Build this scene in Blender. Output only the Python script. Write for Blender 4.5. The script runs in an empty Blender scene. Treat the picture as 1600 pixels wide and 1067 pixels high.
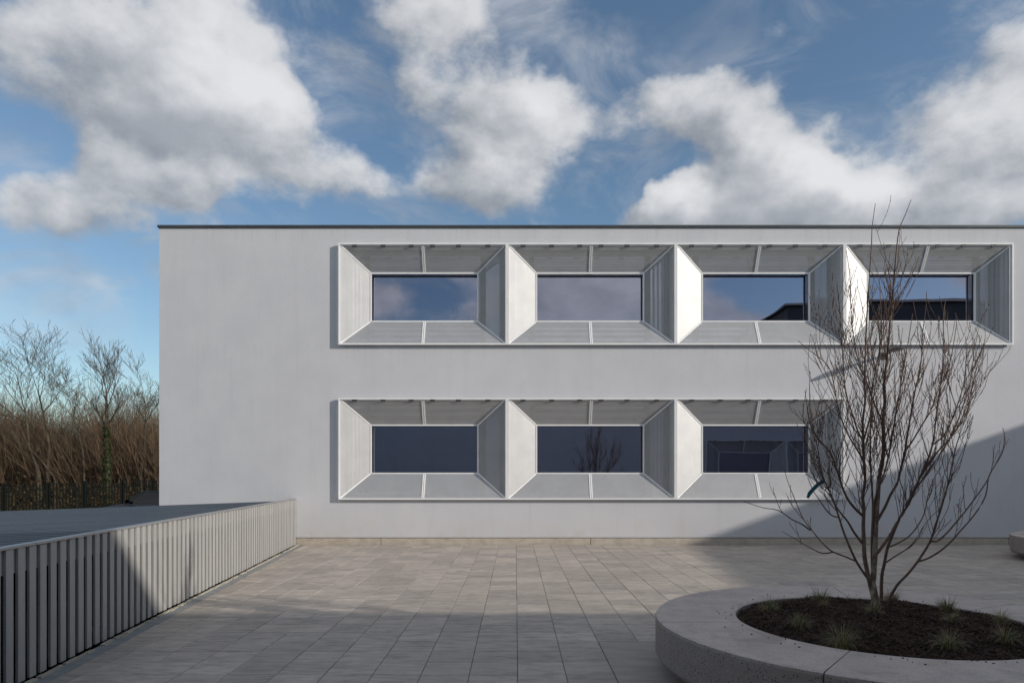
import bpy, bmesh, math, random
from mathutils import Vector, Matrix

R = math.radians
scene = bpy.context.scene
col = scene.collection
random.seed(7)

# ------------------------------------------------------------------ camera
CAM = Vector((0.0, -15.8, 1.615))
FPX, VPX, VPY = 1067.0, 805.0, 742.0          # focal length and vanishing point for a 1600 px wide view
cam_d = bpy.data.cameras.new('camera')
cam = bpy.data.objects.new('camera', cam_d)
col.objects.link(cam)
cam.location = CAM
cam.rotation_euler = (R(90), 0, 0)
cam_d.sensor_width = 36.0
cam_d.lens = 24.0
cam_d.shift_x = -5.0 / 1600
cam_d.shift_y = (742 - 533.5) / 1600
cam_d.clip_start = 0.05
cam_d.clip_end = 3000
scene.camera = cam

# ------------------------------------------------------------------ sun, sky, exposure
TO_SUN = Vector((2.45, -1.0, 0.92)).normalized()
ELEV = math.asin(TO_SUN.z)
sun_d = bpy.data.lights.new('sun', 'SUN')
sun_d.energy = 3.65
sun_d.angle = R(0.55)
sun_d.color = (1.0, 0.925, 0.83)
sun = bpy.data.objects.new('sun', sun_d)
col.objects.link(sun)
sun.rotation_euler = TO_SUN.to_track_quat('Z', 'Y').to_euler()
sun.location = (20, -20, 30)

scene.view_settings.view_transform = 'Standard'
scene.view_settings.look = 'None'
scene.view_settings.exposure = 0.0
scene.view_settings.gamma = 1.0
scene.view_settings.use_curve_mapping = False
scene.render.engine = 'CYCLES'
scene.cycles.use_denoising = True
scene.cycles.max_bounces = 6
scene.cycles.diffuse_bounces = 2
scene.cycles.glossy_bounces = 3
scene.cycles.transparent_max_bounces = 12
scene.cycles.sample_clamp_indirect = 6.0

SKY_STRENGTH = 0.092
world = bpy.data.worlds.new('World')
scene.world = world
world.use_nodes = True


def px_uv(px, py):
    return ((px - VPX) / FPX, (VPY - py) / FPX)


class NT:
    """small helper for node trees"""
    def __init__(self, tree):
        self.t = tree
        self.n = tree.nodes
        self.l = tree.links

    def new(self, kind, **kw):
        nd = self.n.new(kind)
        for k, v in kw.items():
            setattr(nd, k, v)
        return nd

    def set(self, sock, v):
        if isinstance(v, bpy.types.NodeSocket):
            self.l.new(v, sock)
        else:
            sock.default_value = v

    def math(self, op, a, b=0.0, c=0.0, clamp=False):
        nd = self.new('ShaderNodeMath', operation=op, use_clamp=clamp)
        self.set(nd.inputs[0], a)
        self.set(nd.inputs[1], b)
        self.set(nd.inputs[2], c)
        return nd.outputs[0]

    def vmath(self, op, a, b=(0, 0, 0)):
        nd = self.new('ShaderNodeVectorMath', operation=op)
        self.set(nd.inputs[0], a)
        if op == 'SCALE':
            self.set(nd.inputs[3], b)
        else:
            self.set(nd.inputs[1], b)
        return nd.outputs['Value'] if op in ('DOT_PRODUCT', 'LENGTH') else nd.outputs['Vector']

    def mix(self, f, a, b, typ='RGBA', blend='MIX'):
        nd = self.new('ShaderNodeMix', data_type=typ)
        if typ == 'RGBA':
            nd.blend_type = blend
            i = (0, 6, 7)
            o = 2
        else:
            i = (0, 2, 3)
            o = 0
        self.set(nd.inputs[i[0]], f)
        self.set(nd.inputs[i[1]], a)
        self.set(nd.inputs[i[2]], b)
        return nd.outputs[o]

    def noise(self, vec, scale, detail=4, rough=0.5, dist=0.0):
        nd = self.new('ShaderNodeTexNoise')
        if vec is not None:
            self.set(nd.inputs['Vector'], vec)
        nd.inputs['Scale'].default_value = scale
        nd.inputs['Detail'].default_value = detail
        nd.inputs['Roughness'].default_value = rough
        nd.inputs['Distortion'].default_value = dist
        return nd.outputs['Fac']

    def smooth(self, v, lo, hi, a=0.0, b=1.0):
        nd = self.new('ShaderNodeMapRange', interpolation_type='SMOOTHSTEP')
        self.set(nd.inputs[0], v)
        nd.inputs[1].default_value = lo
        nd.inputs[2].default_value = hi
        nd.inputs[3].default_value = a
        nd.inputs[4].default_value = b
        return nd.outputs[0]


# cumulus field: density of cloud in a direction (blobs fix where the banks stand, noise makes their edges)
CLOUDS = [  # px, py, rx, ry, amount
    (120, 60, 250, 120, .70), (330, 110, 130, 110, .72), (250, 170, 200, 60, .45), (430, 215, 120, 62, .62), (540, 285, 90, 52, .58),
    (185, 262, 64, 42, .74), (110, 330, 180, 55, .74), (290, 282, 60, 36, .66),
    (690, 15, 145, 62, .62), (640, 140, 52, 55, .46), (815, 185, 112, 88, 1.0), (745, 285, 100, 50, .60),
    (955, 185, 42, 50, .12), (1090, 165, 105, 70, .82), (1205, 268, 110, 66, 1.25), (1055, 318, 62, 42, .95),
    (1320, 305, 75, 48, .95), (1180, 345, 200, 36, .75), (1550, 240, 140, 120, .82), (1600, 70, 90, 70, .44),
    (1470, 330, 110, 40, .40), (1150, 15, 130, 32, .40), (1400, 190, 90, 40, .20),
    (990, 70, 90, 45, -.35), (500, 70, 45, 85, -.40), (1020, 265, 100, 36, -.40), (620, 220, 40, 50, -.30),
]


def build_world():
    N = NT(world.node_tree)
    N.n.clear()
    tc = N.new('ShaderNodeTexCoord').outputs['Generated']
    sky = N.new('ShaderNodeTexSky', sky_type='NISHITA')
    sky.sun_disc = False
    sky.sun_elevation = ELEV
    sky.sun_rotation = math.atan2(TO_SUN.x, TO_SUN.y)
    sky.air_density = 1.0
    sky.dust_density = 0.6
    sky.ozone_density = 2.0
    # directions are warped by noise so that the banks get billowing edges
    warp_n = N.new('ShaderNodeTexNoise')
    N.set(warp_n.inputs['Vector'], tc)
    warp_n.inputs['Scale'].default_value = 10.0
    warp_n.inputs['Detail'].default_value = 4.0
    warp_n.inputs['Roughness'].default_value = 0.55
    w = N.vmath('SCALE', N.vmath('SUBTRACT', warp_n.outputs['Color'], (0.5, 0.5, 0.5)), 0.085)
    d = N.vmath('ADD', tc, w)
    sx = N.new('ShaderNodeSeparateXYZ')
    N.set(sx.inputs[0], d)
    y = N.math('MAXIMUM', sx.outputs[1], 0.12)
    cb = N.new('ShaderNodeCombineXYZ')
    N.set(cb.inputs[0], N.math('DIVIDE', sx.outputs[0], y))
    N.set(cb.inputs[1], N.math('DIVIDE', sx.outputs[2], y))
    uv = cb.outputs[0]
    tot, slope = 0.0, 0.0
    for px, py, rx, ry, a in CLOUDS:
        u0, v0 = px_uv(px, py)
        k = (FPX / (rx * 1.08), FPX / (ry * 1.08), 0)
        nd = N.new('ShaderNodeVectorMath', operation='MULTIPLY_ADD')
        N.set(nd.inputs[0], uv)
        nd.inputs[1].default_value = k
        nd.inputs[2].default_value = (-u0 * k[0], -v0 * k[1], 0)
        q = nd.outputs[0]
        e = N.math('POWER', 0.36, N.vmath('DOT_PRODUCT', q, q))
        tot = N.math('MULTIPLY_ADD', e, a, tot)
        slope = N.math('MULTIPLY_ADD', N.math('MULTIPLY', e, a), N.vmath('DOT_PRODUCT', q, (0.45, 0.85, 0)), slope)
    # outside the modelled part the same broken cumulus goes on
    rear = N.smooth(N.noise(N.vmath('MULTIPLY', tc, (1.0, 1.0, 2.0)), 2.6, 2, 0.5), 0.36, 0.62, 0.0, 0.85)
    sg = N.new('ShaderNodeSeparateXYZ')
    N.set(sg.inputs[0], tc)
    front = N.smooth(sg.outputs[1], 0.25, 0.62)
    base = N.mix(front, rear, tot, 'FLOAT')
    st2 = N.vmath('MULTIPLY', tc, (1.0, 1.0, 1.45))
    f1 = N.noise(st2, 6.8, 8, 0.61)
    f2 = N.noise(N.vmath('ADD', st2, (0.018, 0.0, 0.030)), 6.5, 3, 0.60)
    den = N.math('MULTIPLY_ADD', N.math('SUBTRACT', f1, 0.5), 1.15, base)
    cover = N.smooth(den, 0.28, 0.66)
    veil = N.smooth(N.noise(N.vmath('MULTIPLY', tc, (1.3, 1.0, 2.6)), 4.0, 5, 0.62, 0.6), 0.42, 0.80, 0.0, 0.72)
    cover = N.math('MAXIMUM', cover, veil)
    cover = N.math('MULTIPLY', cover, N.smooth(sg.outputs[2], 0.06, 0.26))
    lit = N.math('MULTIPLY_ADD', N.math('SUBTRACT', f1, f2), 1.25, N.math('MULTIPLY', slope, N.math('MULTIPLY', front, 0.75)))
    shade = N.smooth(lit, -0.50, 0.42)
    shade = N.math('MULTIPLY_ADD', N.smooth(den, 0.5, 1.1), 0.22, N.math('MULTIPLY', shade, 0.80))
    shade = N.math('MULTIPLY_ADD', N.math('SUBTRACT', 1.0, front), 0.22, shade, clamp=True)
    ccol = N.mix(shade, CLOUD_DARK, CLOUD_LIGHT)
    skyc = N.mix(1.0, sky.outputs[0], SKY_TINT, blend='MULTIPLY')
    fin = N.mix(N.math('MULTIPLY', cover, 0.92), skyc, ccol)
    bg = N.new('ShaderNodeBackground')
    N.set(bg.inputs[0], fin)
    bg.inputs[1].default_value = SKY_STRENGTH
    out = N.new('ShaderNodeOutputWorld')
    N.l.new(bg.outputs[0], out.inputs[0])
    world.cycles.sampling_method = 'MANUAL'
    world.cycles.sample_map_resolution = 512


CLOUD_DARK = (2.6, 2.9, 3.35, 1)
CLOUD_LIGHT = (8.9, 8.95, 9.1, 1)
SKY_TINT = (1.30, 1.38, 1.38, 1)
build_world()

# ------------------------------------------------------------------ materials
MATS = {}


def pmat(name, c1, c2=None, scale=3.0, rough=0.7, metal=0.0, bump=0.0, bscale=None, stretch=(1, 1, 1), detail=5,
         lo=0.3, hi=0.7, spec=0.5, coords='Object', extra=None, rough2=None):
    m = bpy.data.materials.new(name)
    m.use_nodes = True
    N = NT(m.node_tree)
    b = N.n['Principled BSDF']
    b.inputs['Roughness'].default_value = rough
    b.inputs['Metallic'].default_value = metal
    b.inputs['Specular IOR Level'].default_value = spec
    tcn = N.new('ShaderNodeTexCoord')
    geo = N.new('ShaderNodeNewGeometry')
    vec = geo.outputs['Position'] if coords == 'World' else tcn.outputs[coords]
    sv = N.vmath('MULTIPLY', vec, stretch)
    c = (*c1, 1)
    if c2 is not None:
        f = N.smooth(N.noise(sv, scale, detail, 0.6), lo, hi)
        c = N.mix(f, (*c1, 1), (*c2, 1))
        if rough2 is not None:
            N.set(b.inputs['Roughness'], N.mix(f, rough, rough2, 'FLOAT'))
    if extra:
        c = extra(N, vec, c, b)
    N.set(b.inputs['Base Color'], c)
    if bump:
        bn = N.new('ShaderNodeBump')
        bn.inputs['Strength'].default_value = 1.0
        bn.inputs['Distance'].default_value = bump
        N.set(bn.inputs['Height'], N.noise(sv, bscale or scale * 6, 6, 0.6))
        N.l.new(bn.outputs[0], b.inputs['Normal'])
    MATS[name] = m
    return m


def wall_extra(N, vec, c, b):
    # rain streaks and soft trowel clouds of the render
    st = N.smooth(N.noise(N.vmath('MULTIPLY', vec, (3.0, 3.0, 0.22)), 1.6, 6, 0.65), 0.50, 0.78)
    c = N.mix(N.math('MULTIPLY', st, 0.18), c, (0.40, 0.40, 0.40, 1))
    sz = N.new('ShaderNodeSeparateXYZ')
    N.set(sz.inputs[0], vec)
    runs = N.smooth(N.noise(N.vmath('MULTIPLY', vec, (9.0, 9.0, 0.5)), 1.3, 4, 0.6), 0.48, 0.72)
    top = N.math('MULTIPLY', N.smooth(sz.outputs[2], 6.7, 7.33), runs)
    und = N.math('MULTIPLY', N.math('MULTIPLY', N.smooth(sz.outputs[2], 4.0, 4.62), N.smooth(sz.outputs[2], 4.66, 4.63)), runs)
    c = N.mix(N.math('MULTIPLY', N.math('ADD', top, und), 0.16), c, (0.33, 0.32, 0.30, 1))
    low = N.math('MULTIPLY', N.smooth(sz.outputs[2], 0.95, 0.15), N.smooth(N.noise(vec, 2.2, 6, 0.65), 0.35, 0.75))
    c = N.mix(N.math('MULTIPLY', low, 0.38), c, (0.46, 0.41, 0.34, 1))
    sp = N.smooth(N.noise(vec, 60, 3, 0.6), 0.35, 0.70)
    c = N.mix(N.math('MULTIPLY', sp, 0.22), c, (0.46, 0.46, 0.46, 1))
    return c


pmat('white_render', (0.575, 0.58, 0.61), (0.618, 0.622, 0.648), 1.1, 0.85, bump=0.004, bscale=45, coords='World', extra=wall_extra, spec=0.25)
pmat('roof_flashing', (0.055, 0.06, 0.065), (0.075, 0.08, 0.085), 2.0, 0.45, 0.3)


def concrete_extra(N, vec, c, b):
    s = N.smooth(N.noise(N.vmath('MULTIPLY', vec, (1.4, 1.4, 5)), 2.5, 6, 0.65), 0.45, 0.75)
    return N.mix(N.math('MULTIPLY', s, 0.5), c, (0.26, 0.23, 0.19, 1))


pmat('plinth_concrete', (0.42, 0.37, 0.31), (0.50, 0.45, 0.38), 6, 0.85, bump=0.003, bscale=60, coords='World', extra=concrete_extra)
pmat('white_frame', (0.86, 0.86, 0.86), (0.80, 0.80, 0.80), 5, 0.4, 0.0)
pmat('mesh_metal', (0.65, 0.655, 0.66), (0.595, 0.60, 0.61), 3, 0.60, 0.52)
pmat('window_frame_dark', (0.035, 0.037, 0.04), (0.045, 0.047, 0.05), 5, 0.4)
pmat('dash_metal', (0.10, 0.10, 0.105), None, 5, 0.5, 0.4)
pmat('room_wall', (0.34, 0.34, 0.34), (0.30, 0.30, 0.30), 2, 0.9)
pmat('room_floor', (0.10, 0.09, 0.085), (0.13, 0.12, 0.11), 2, 0.6)
pmat('lamp_metal', (0.05, 0.05, 0.055), None, 5, 0.4, 0.5)

# glass: part mirror, part see-through
gm = bpy.data.materials.new('window_glass')
gm.use_nodes = True
N = NT(gm.node_tree)
N.n.clear()
tr = N.new('ShaderNodeBsdfTransparent')
tr.inputs[0].default_value = (0.42, 0.46, 0.52, 1)
gl = N.new('ShaderNodeBsdfGlossy')
gl.inputs['Roughness'].default_value = 0.0
gl.inputs[0].default_value = (0.80, 0.82, 1.0, 1)
ripple = N.new('ShaderNodeBump')
ripple.inputs['Strength'].default_value = 0.25
ripple.inputs['Distance'].default_value = 0.01
N.set(ripple.inputs['Height'], N.noise(N.new('ShaderNodeNewGeometry').outputs['Position'], 0.9, 1, 0.4))
N.l.new(ripple.outputs[0], gl.inputs['Normal'])
lw = N.new('ShaderNodeFresnel')
lw.inputs[0].default_value = 1.5
fac = N.math('MULTIPLY_ADD', lw.outputs[0], 0.8, 0.35, clamp=True)
ms = N.new('ShaderNodeMixShader')
N.set(ms.inputs[0], fac)
N.l.new(tr.outputs[0], ms.inputs[1])
N.l.new(gl.outputs[0], ms.inputs[2])
N.l.new(ms.outputs[0], N.new('ShaderNodeOutputMaterial').inputs[0])
MATS['window_glass'] = gm

SLAB_W, SLAB_L = 0.392, 0.372
SLAB_X0, SLAB_Y0 = 0.02, -15.8 + 6.643


def slab_extra(N, vec, c, b):
    sx = N.new('ShaderNodeSeparateXYZ')
    N.set(sx.inputs[0], vec)
    ci = N.math('FLOOR', N.math('DIVIDE', N.math('SUBTRACT', sx.outputs[0], SLAB_X0), SLAB_W))
    ri = N.math('FLOOR', N.math('DIVIDE', N.math('SUBTRACT', sx.outputs[1], SLAB_Y0), SLAB_L))
    cc = N.new('ShaderNodeCombineXYZ')
    N.set(cc.inputs[0], ci)
    N.set(cc.inputs[1], ri)
    wn = N.new('ShaderNodeTexWhiteNoise', noise_dimensions='2D')
    N.set(wn.inputs['Vector'], cc.outputs[0])
    tone = N.mix(N.math('MULTIPLY', wn.outputs['Value'], 1.0), (0.75, 0.75, 0.765, 1), (1.10, 1.09, 1.07, 1))
    c = N.mix(1.0, c, tone, blend='MULTIPLY')
    # water marks drawn out across the slabs, pale scuffs, dark blotches
    shift = N.vmath('ADD', vec, N.vmath('SCALE', wn.outputs['Color'], 7.0))
    st = N.smooth(N.noise(N.vmath('MULTIPLY', shift, (1.0, 4.5, 1)), 3.2, 7, 0.7, 0.5), 0.40, 0.72)
    c = N.mix(N.math('MULTIPLY', st, 0.62), c, (0.20, 0.182, 0.168, 1))
    big = N.smooth(N.noise(vec, 0.55, 4, 0.6), 0.35, 0.7)
    c = N.mix(N.math('MULTIPLY', big, 0.35), c, (0.40, 0.35, 0.29, 1))
    sc = N.smooth(N.noise(N.vmath('MULTIPLY', vec, (1.0, 1.7, 1)), 9.0, 6, 0.75, 1.0), 0.62, 0.72)
    c = N.mix(N.math('MULTIPLY', sc, 0.60), c, (0.60, 0.575, 0.55, 1))
    gr = N.smooth(N.noise(vec, 38.0, 4, 0.7), 0.52, 0.75)
    c = N.mix(N.math('MULTIPLY', gr, 0.35), c, (0.16, 0.145, 0.13, 1))
    dk = N.smooth(N.noise(N.vmath('MULTIPLY', vec, (1.0, 2.2, 1)), 1.3, 5, 0.7, 0.8), 0.52, 0.72)
    c = N.mix(N.math('MULTIPLY', dk, 0.42), c, (0.21, 0.185, 0.165, 1))
    N.set(b.inputs['Roughness'], N.mix(st, 0.55, 0.8, 'FLOAT'))
    return c


pmat('paving_slab', (0.45, 0.392, 0.34), (0.54, 0.478, 0.42), 6, 0.7, bump=0.002, bscale=70, coords='World', extra=slab_extra)
pmat('mortar', (0.09, 0.08, 0.07), (0.17, 0.15, 0.125), 8, 0.9, coords='World')
pmat('pad_concrete', (0.29, 0.262, 0.235), (0.38, 0.345, 0.31), 2.5, 0.6, bump=0.0015, bscale=50, coords='World', stretch=(1, 3, 1))
pmat('edge_strip', (0.22, 0.235, 0.245), (0.30, 0.30, 0.29), 7, 0.85, bump=0.003, bscale=50, coords='World')
pmat('kerb_mortar', (0.50, 0.46, 0.36), (0.36, 0.33, 0.27), 5, 0.9, bump=0.004, bscale=40, coords='World')


def agg_extra(N, vec, c, b):
    # exposed aggregate: dark and pale stones in grey cement, more open on the upright face
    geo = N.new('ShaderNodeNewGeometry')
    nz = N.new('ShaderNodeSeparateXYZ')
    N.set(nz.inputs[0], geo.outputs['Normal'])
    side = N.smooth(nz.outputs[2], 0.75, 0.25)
    vo = N.new('ShaderNodeTexVoronoi')
    N.set(vo.inputs['Vector'], vec)
    vo.inputs['Scale'].default_value = 75
    vr = N.new('ShaderNodeSeparateColor')
    N.set(vr.inputs[0], vo.outputs['Color'])
    inside = N.smooth(vo.outputs['Distance'], 0.42, 0.30)
    dark = N.math('MULTIPLY', inside, N.smooth(vr.outputs[0], 0.62, 0.66))
    pale = N.math('MULTIPLY', inside, N.smooth(vr.outputs[1], 0.86, 0.90))
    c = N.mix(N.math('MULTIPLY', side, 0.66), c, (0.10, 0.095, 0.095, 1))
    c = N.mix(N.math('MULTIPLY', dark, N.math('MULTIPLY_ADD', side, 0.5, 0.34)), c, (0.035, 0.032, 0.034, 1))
    c = N.mix(N.math('MULTIPLY', pale, 0.55), c, (0.48, 0.46, 0.43, 1))
    wet = N.smooth(N.noise(vec, 1.7, 6, 0.62, 0.7), 0.56, 0.64)
    c = N.mix(N.math('MULTIPLY', wet, 0.45), c, (0.15, 0.12, 0.095, 1))
    dirt = N.smooth(N.noise(vec, 7.0, 6, 0.7), 0.45, 0.75)
    c = N.mix(N.math('MULTIPLY', dirt, 0.34), c, (0.24, 0.20, 0.175, 1))
    N.set(b.inputs['Roughness'], N.mix(wet, 0.7, 0.4, 'FLOAT'))
    return c


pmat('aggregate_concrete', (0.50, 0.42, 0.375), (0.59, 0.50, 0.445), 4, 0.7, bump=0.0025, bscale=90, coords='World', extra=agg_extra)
pmat('bark_mulch', (0.014, 0.008, 0.005), (0.045, 0.024, 0.014), 30, 0.95, bump=0.02, bscale=45, coords='World')
pmat('mulch_chip', (0.022, 0.012, 0.007), (0.075, 0.040, 0.024), 12, 0.9, coords='World')
pmat('grass_blade', (0.10, 0.13, 0.045), (0.30, 0.23, 0.12), 22, 0.6, coords='World')


def birch_extra(N, vec, c, b):
    at = N.new('ShaderNodeAttribute', attribute_name='rad')
    thick = N.smooth(at.outputs['Fac'], 0.012, 0.026)
    pale = N.mix(N.smooth(N.noise(N.vmath('MULTIPLY', vec, (1, 1, 0.5)), 20, 5, 0.7), 0.38, 0.62), (0.10, 0.065, 0.04, 1), (0.33, 0.27, 0.21, 1))
    moss = N.smooth(N.noise(vec, 9, 4, 0.6), 0.50, 0.66)
    c2 = N.mix(N.math('MULTIPLY', moss, 0.6), pale, (0.06, 0.055, 0.02, 1))
    return N.mix(thick, c, c2)


pmat('birch_bark', (0.15, 0.085, 0.056), (0.085, 0.052, 0.038), 25, 0.7, bump=0.002, bscale=90, extra=birch_extra)
pmat('teal_strap', (0.02, 0.17, 0.22), (0.015, 0.13, 0.18), 30, 0.6)
pmat('slat_metal', (0.345, 0.343, 0.335), (0.40, 0.395, 0.385), 2.0, 0.5, 0.15, coords='World', stretch=(3, 3, .6))
pmat('fence_trim', (0.36, 0.36, 0.37), None, 3, 0.35, 0.6)
pmat('roof_sheet', (0.055, 0.075, 0.095), (0.08, 0.10, 0.125), 1.2, 0.38, 0.35, coords='World', stretch=(.4, 2, 1))
pmat('dark_steel', (0.03, 0.03, 0.032), (0.045, 0.045, 0.045), 4, 0.6, 0.3)
pmat('shade_black', (0.012, 0.012, 0.013), (0.018, 0.018, 0.018), 4, 0.9, spec=0.1)  # near-black colour stands in for the shade inside the shelter
pmat('palisade_paint', (0.003, 0.004, 0.004), (0.006, 0.008, 0.007), 6, 0.8, spec=0.1)
pmat('field', (0.06, 0.05, 0.028), (0.085, 0.062, 0.035), 0.6, 0.95, coords='World')
pmat('tarmac', (0.05, 0.05, 0.05), (0.065, 0.064, 0.062), 2, 0.9, coords='World')
pmat('retaining_concrete', (0.22, 0.21, 0.20), (0.28, 0.27, 0.25), 3, 0.9, coords='World')
pmat('scrub_twig', (0.18, 0.112, 0.064), (0.060, 0.046, 0.030), 4.0, 0.85, coords='World', extra=None)
pmat('bramble', (0.060, 0.040, 0.021), (0.046, 0.036, 0.018), 0.7, 0.9, coords='World', spec=0.1)
pmat('grey_bark', (0.045, 0.036, 0.026), (0.085, 0.070, 0.048), 2.0, 0.9, coords='World')
pmat('ivy_leaf', (0.018, 0.030, 0.010), (0.030, 0.045, 0.015), 3, 0.85, coords='World', spec=0.1)
pmat('car_paint', (0.045, 0.05, 0.06), (0.05, 0.055, 0.065), 3, 0.3, 0.5)
pmat('car_glass', (0.012, 0.013, 0.016), None, 3, 0.05)
pmat('tyre_rubber', (0.015, 0.015, 0.015), None, 3, 0.9)
pmat('rim_metal', (0.45, 0.45, 0.46), None, 3, 0.35, 0.8)
pmat('head_lamp', (0.6, 0.6, 0.62), None, 3, 0.1)
pmat('hall_cladding', (0.07, 0.07, 0.085), (0.085, 0.085, 0.10), 1, 0.6)


# ------------------------------------------------------------------ mesh helpers
class MB:
    def __init__(self):
        self.v, self.f, self.r = [], [], []

    def quad(self, *p):
        i = len(self.v)
        self.v += [tuple(q) for q in p]
        self.f.append(tuple(range(i, i + len(p))))

    def box(self, a, b):
        (x0, y0, z0), (x1, y1, z1) = a, b
        i = len(self.v)
        self.v += [(x0, y0, z0), (x1, y0, z0), (x1, y1, z0), (x0, y1, z0), (x0, y0, z1), (x1, y0, z1), (x1, y1, z1), (x0, y1, z1)]
        for q in ((3, 2, 1, 0), (4, 5, 6, 7), (0, 1, 5, 4), (1, 2, 6, 5), (2, 3, 7, 6), (3, 0, 4, 7)):
            self.f.append(tuple(i + k for k in q))

    def bar(self, a, b, w, d, up=(0, 1, 0)):
        """a box of section w x d from a to b; d is measured along up"""
        a, b, up = Vector(a), Vector(b), Vector(up)
        t = (b - a).normalized()
        s = t.cross(up).normalized() * (w / 2)
        u = s.cross(t).normalized() * (d / 2)
        i = len(self.v)
        for p in (a, b):
            for k1, k2 in ((-1, -1), (1, -1), (1, 1), (-1, 1)):
                self.v.append(tuple(p + s * k1 + u * k2))
        for q in ((0, 1, 2, 3), (7, 6, 5, 4), (0, 4, 5, 1), (1, 5, 6, 2), (2, 6, 7, 3), (3, 7, 4, 0)):
            self.f.append(tuple(i + k for k in q))

    def tube(self, pts, rad, n=5, cap=True):
        pts = [Vector(p) for p in pts]
        i0 = len(self.v)
        ref = Vector((0.31, 0.17, 0.93))
        m = len(pts)
        for k, p in enumerate(pts):
            t = (pts[min(k + 1, m - 1)] - pts[max(k - 1, 0)])
            if t.length < 1e-9:
                t = Vector((0, 0, 1))
            t.normalize()
            s = t.cross(ref if abs(t.dot(ref)) < .95 else Vector((1, 0, 0))).normalized()
            u = t.cross(s)
            for j in range(n):
                a = 2 * math.pi * j / n
                self.v.append(tuple(p + (s * math.cos(a) + u * math.sin(a)) * rad[k]))
                self.r.append(rad[k])
        for k in range(m - 1):
            for j in range(n):
                a = i0 + k * n + j
                b = i0 + k * n + (j + 1) % n
                self.f.append((a, b, b + n, a + n))
        if cap:
            self.f.append(tuple(i0 + (m - 1) * n + j for j in range(n)))

    def mesh(self, name):
        me = bpy.data.meshes.new(name)
        me.from_pydata(self.v, [], self.f)
        me.update()
        return me

    def build(self, name, mat, parent=None, smooth=False):
        me = self.mesh(name)
        me.materials.append(MATS[mat])
        if self.r and len(self.r) == len(self.v):
            at = me.attributes.new('rad', 'FLOAT', 'POINT')
            at.data.foreach_set('value', self.r)
        if smooth:
            me.polygons.foreach_set('use_smooth', [True] * len(me.polygons))
        return link(name, me, parent)


def link(name, data, parent=None):
    o = bpy.data.objects.new(name, data)
    col.objects.link(o)
    if parent is not None:
        o.parent = parent
    return o


def tag(o, label=None, cat=None, group=None, kind=None):
    for k, v in (('label', label), ('category', cat), ('group', group), ('kind', kind)):
        if v:
            o[k] = v
    return o


def empty(name, loc=(0, 0, 0), rz=0.0, parent=None):
    o = link(name, None, parent)
    o.location = loc
    o.rotation_euler = (0, 0, rz)
    o.empty_display_size = 0.2
    return o


def copy_tree(o, parent=None):
    c = o.copy()
    col.objects.link(c)
    c.parent = parent
    for ch in list(o.children):
        copy_tree(ch, c)
    return c


def at(px, py, D):
    """the point at depth D in front of the camera that a pixel of the photograph shows"""
    return Vector(((px - VPX) * D / FPX, CAM.y + D, CAM.z + (VPY - py) * D / FPX))


def fence_x(y):
    return -5.07 - 0.118 * y          # the slatted fence runs a little askew to the facade


# ------------------------------------------------------------------ ground
def ground_z(x, y):
    def ss(a, b, t):
        t = max(0, min(1, (t - a) / (b - a)))
        return t * t * (3 - 2 * t)
    z = -1.3 + 0.75 * ss(1, 9, y)          # rises behind the shelter to the car park
    z -= 0.35 * ss(14, 24, y)
    z += 1.2 * ss(50, 120, y)
    return z


mb = MB()
xs = [-1500, -400, -150, -80] + [-60 + 4 * i for i in range(26)] + [60, 100, 200, 500, 1500]
ys = [-1500, -400, -150, -60, -30, -20, -10, -4, 0, 1, 3, 5, 7, 9, 11, 13, 14, 16, 18, 20, 22, 24, 30, 40, 50, 60, 75, 90, 105, 120, 200, 500, 1500]
for y in ys:
    for x in xs:
        mb.v.append((x, y, ground_z(x, y) - (0.25 if x > -3.3 and y < 4 else 0)))
nx = len(xs)
for j in range(len(ys) - 1):
    for i in range(nx - 1):
        a = j * nx + i
        mb.f.append((a, a + 1, a + nx + 1, a + nx))
tag(mb.build('ground', 'field'), kind='structure')

# terrace paving: a mortar bed, a retaining edge along the fence, slabs
paving = MB()
X1 = 25.0
P = [(fence_x(0) + .02, 0.0), (fence_x(-16.3) + .02, -16.3), (X1, -16.3), (X1, 0.0)]
paving.quad(*[(x, y, -0.014) for x, y in P])
for k in range(4):
    (xa, ya), (xb, yb) = P[k], P[(k + 1) % 4]
    paving.quad((xa, ya, -0.014), (xa, ya, -1.6), (xb, yb, -1.6), (xb, yb, -0.014))
pav = tag(paving.build('paving', 'mortar'), kind='structure')

PC = Vector((2.93, -10.38, 0.0))     # planter centre
PR, PRI, PH = 1.78, 1.12, 0.45


def clip_poly(poly, side):
    out = []
    for i in range(len(poly)):
        a, b = poly[i], poly[(i + 1) % len(poly)]
        da, db = side(a), side(b)
        if da >= 0:
            out.append(a)
        if (da >= 0) != (db >= 0):
            t = da / (da - db)
            out.append((a[0] + (b[0] - a[0]) * t, a[1] + (b[1] - a[1]) * t))
    return out


PAD = (SLAB_X0 + 2 * SLAB_W, SLAB_X0 + 8 * SLAB_W, SLAB_Y0 - 7 * SLAB_L, SLAB_Y0)


def prism(m, poly, ztop, dep, cham=0.004):
    cx = sum(p[0] for p in poly) / len(poly)
    cy = sum(p[1] for p in poly) / len(poly)
    n = len(poly)
    i = len(m.v)
    for p in poly:
        dx, dy = cx - p[0], cy - p[1]
        L = math.hypot(dx, dy) or 1
        m.v.append((p[0] + dx / L * cham * 1.4, p[1] + dy / L * cham * 1.4, ztop))
    for p in poly:
        m.v.append((p[0], p[1], ztop - cham))
    for p in poly:
        m.v.append((p[0], p[1], ztop - dep))
    m.f.append(tuple(i + k for k in range(n)))
    for r in (0, 1):
        for k in range(n):
            a = i + r * n + k
            b = i + r * n + (k + 1) % n
            m.f.append((a, a + n, b + n, b))


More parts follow.
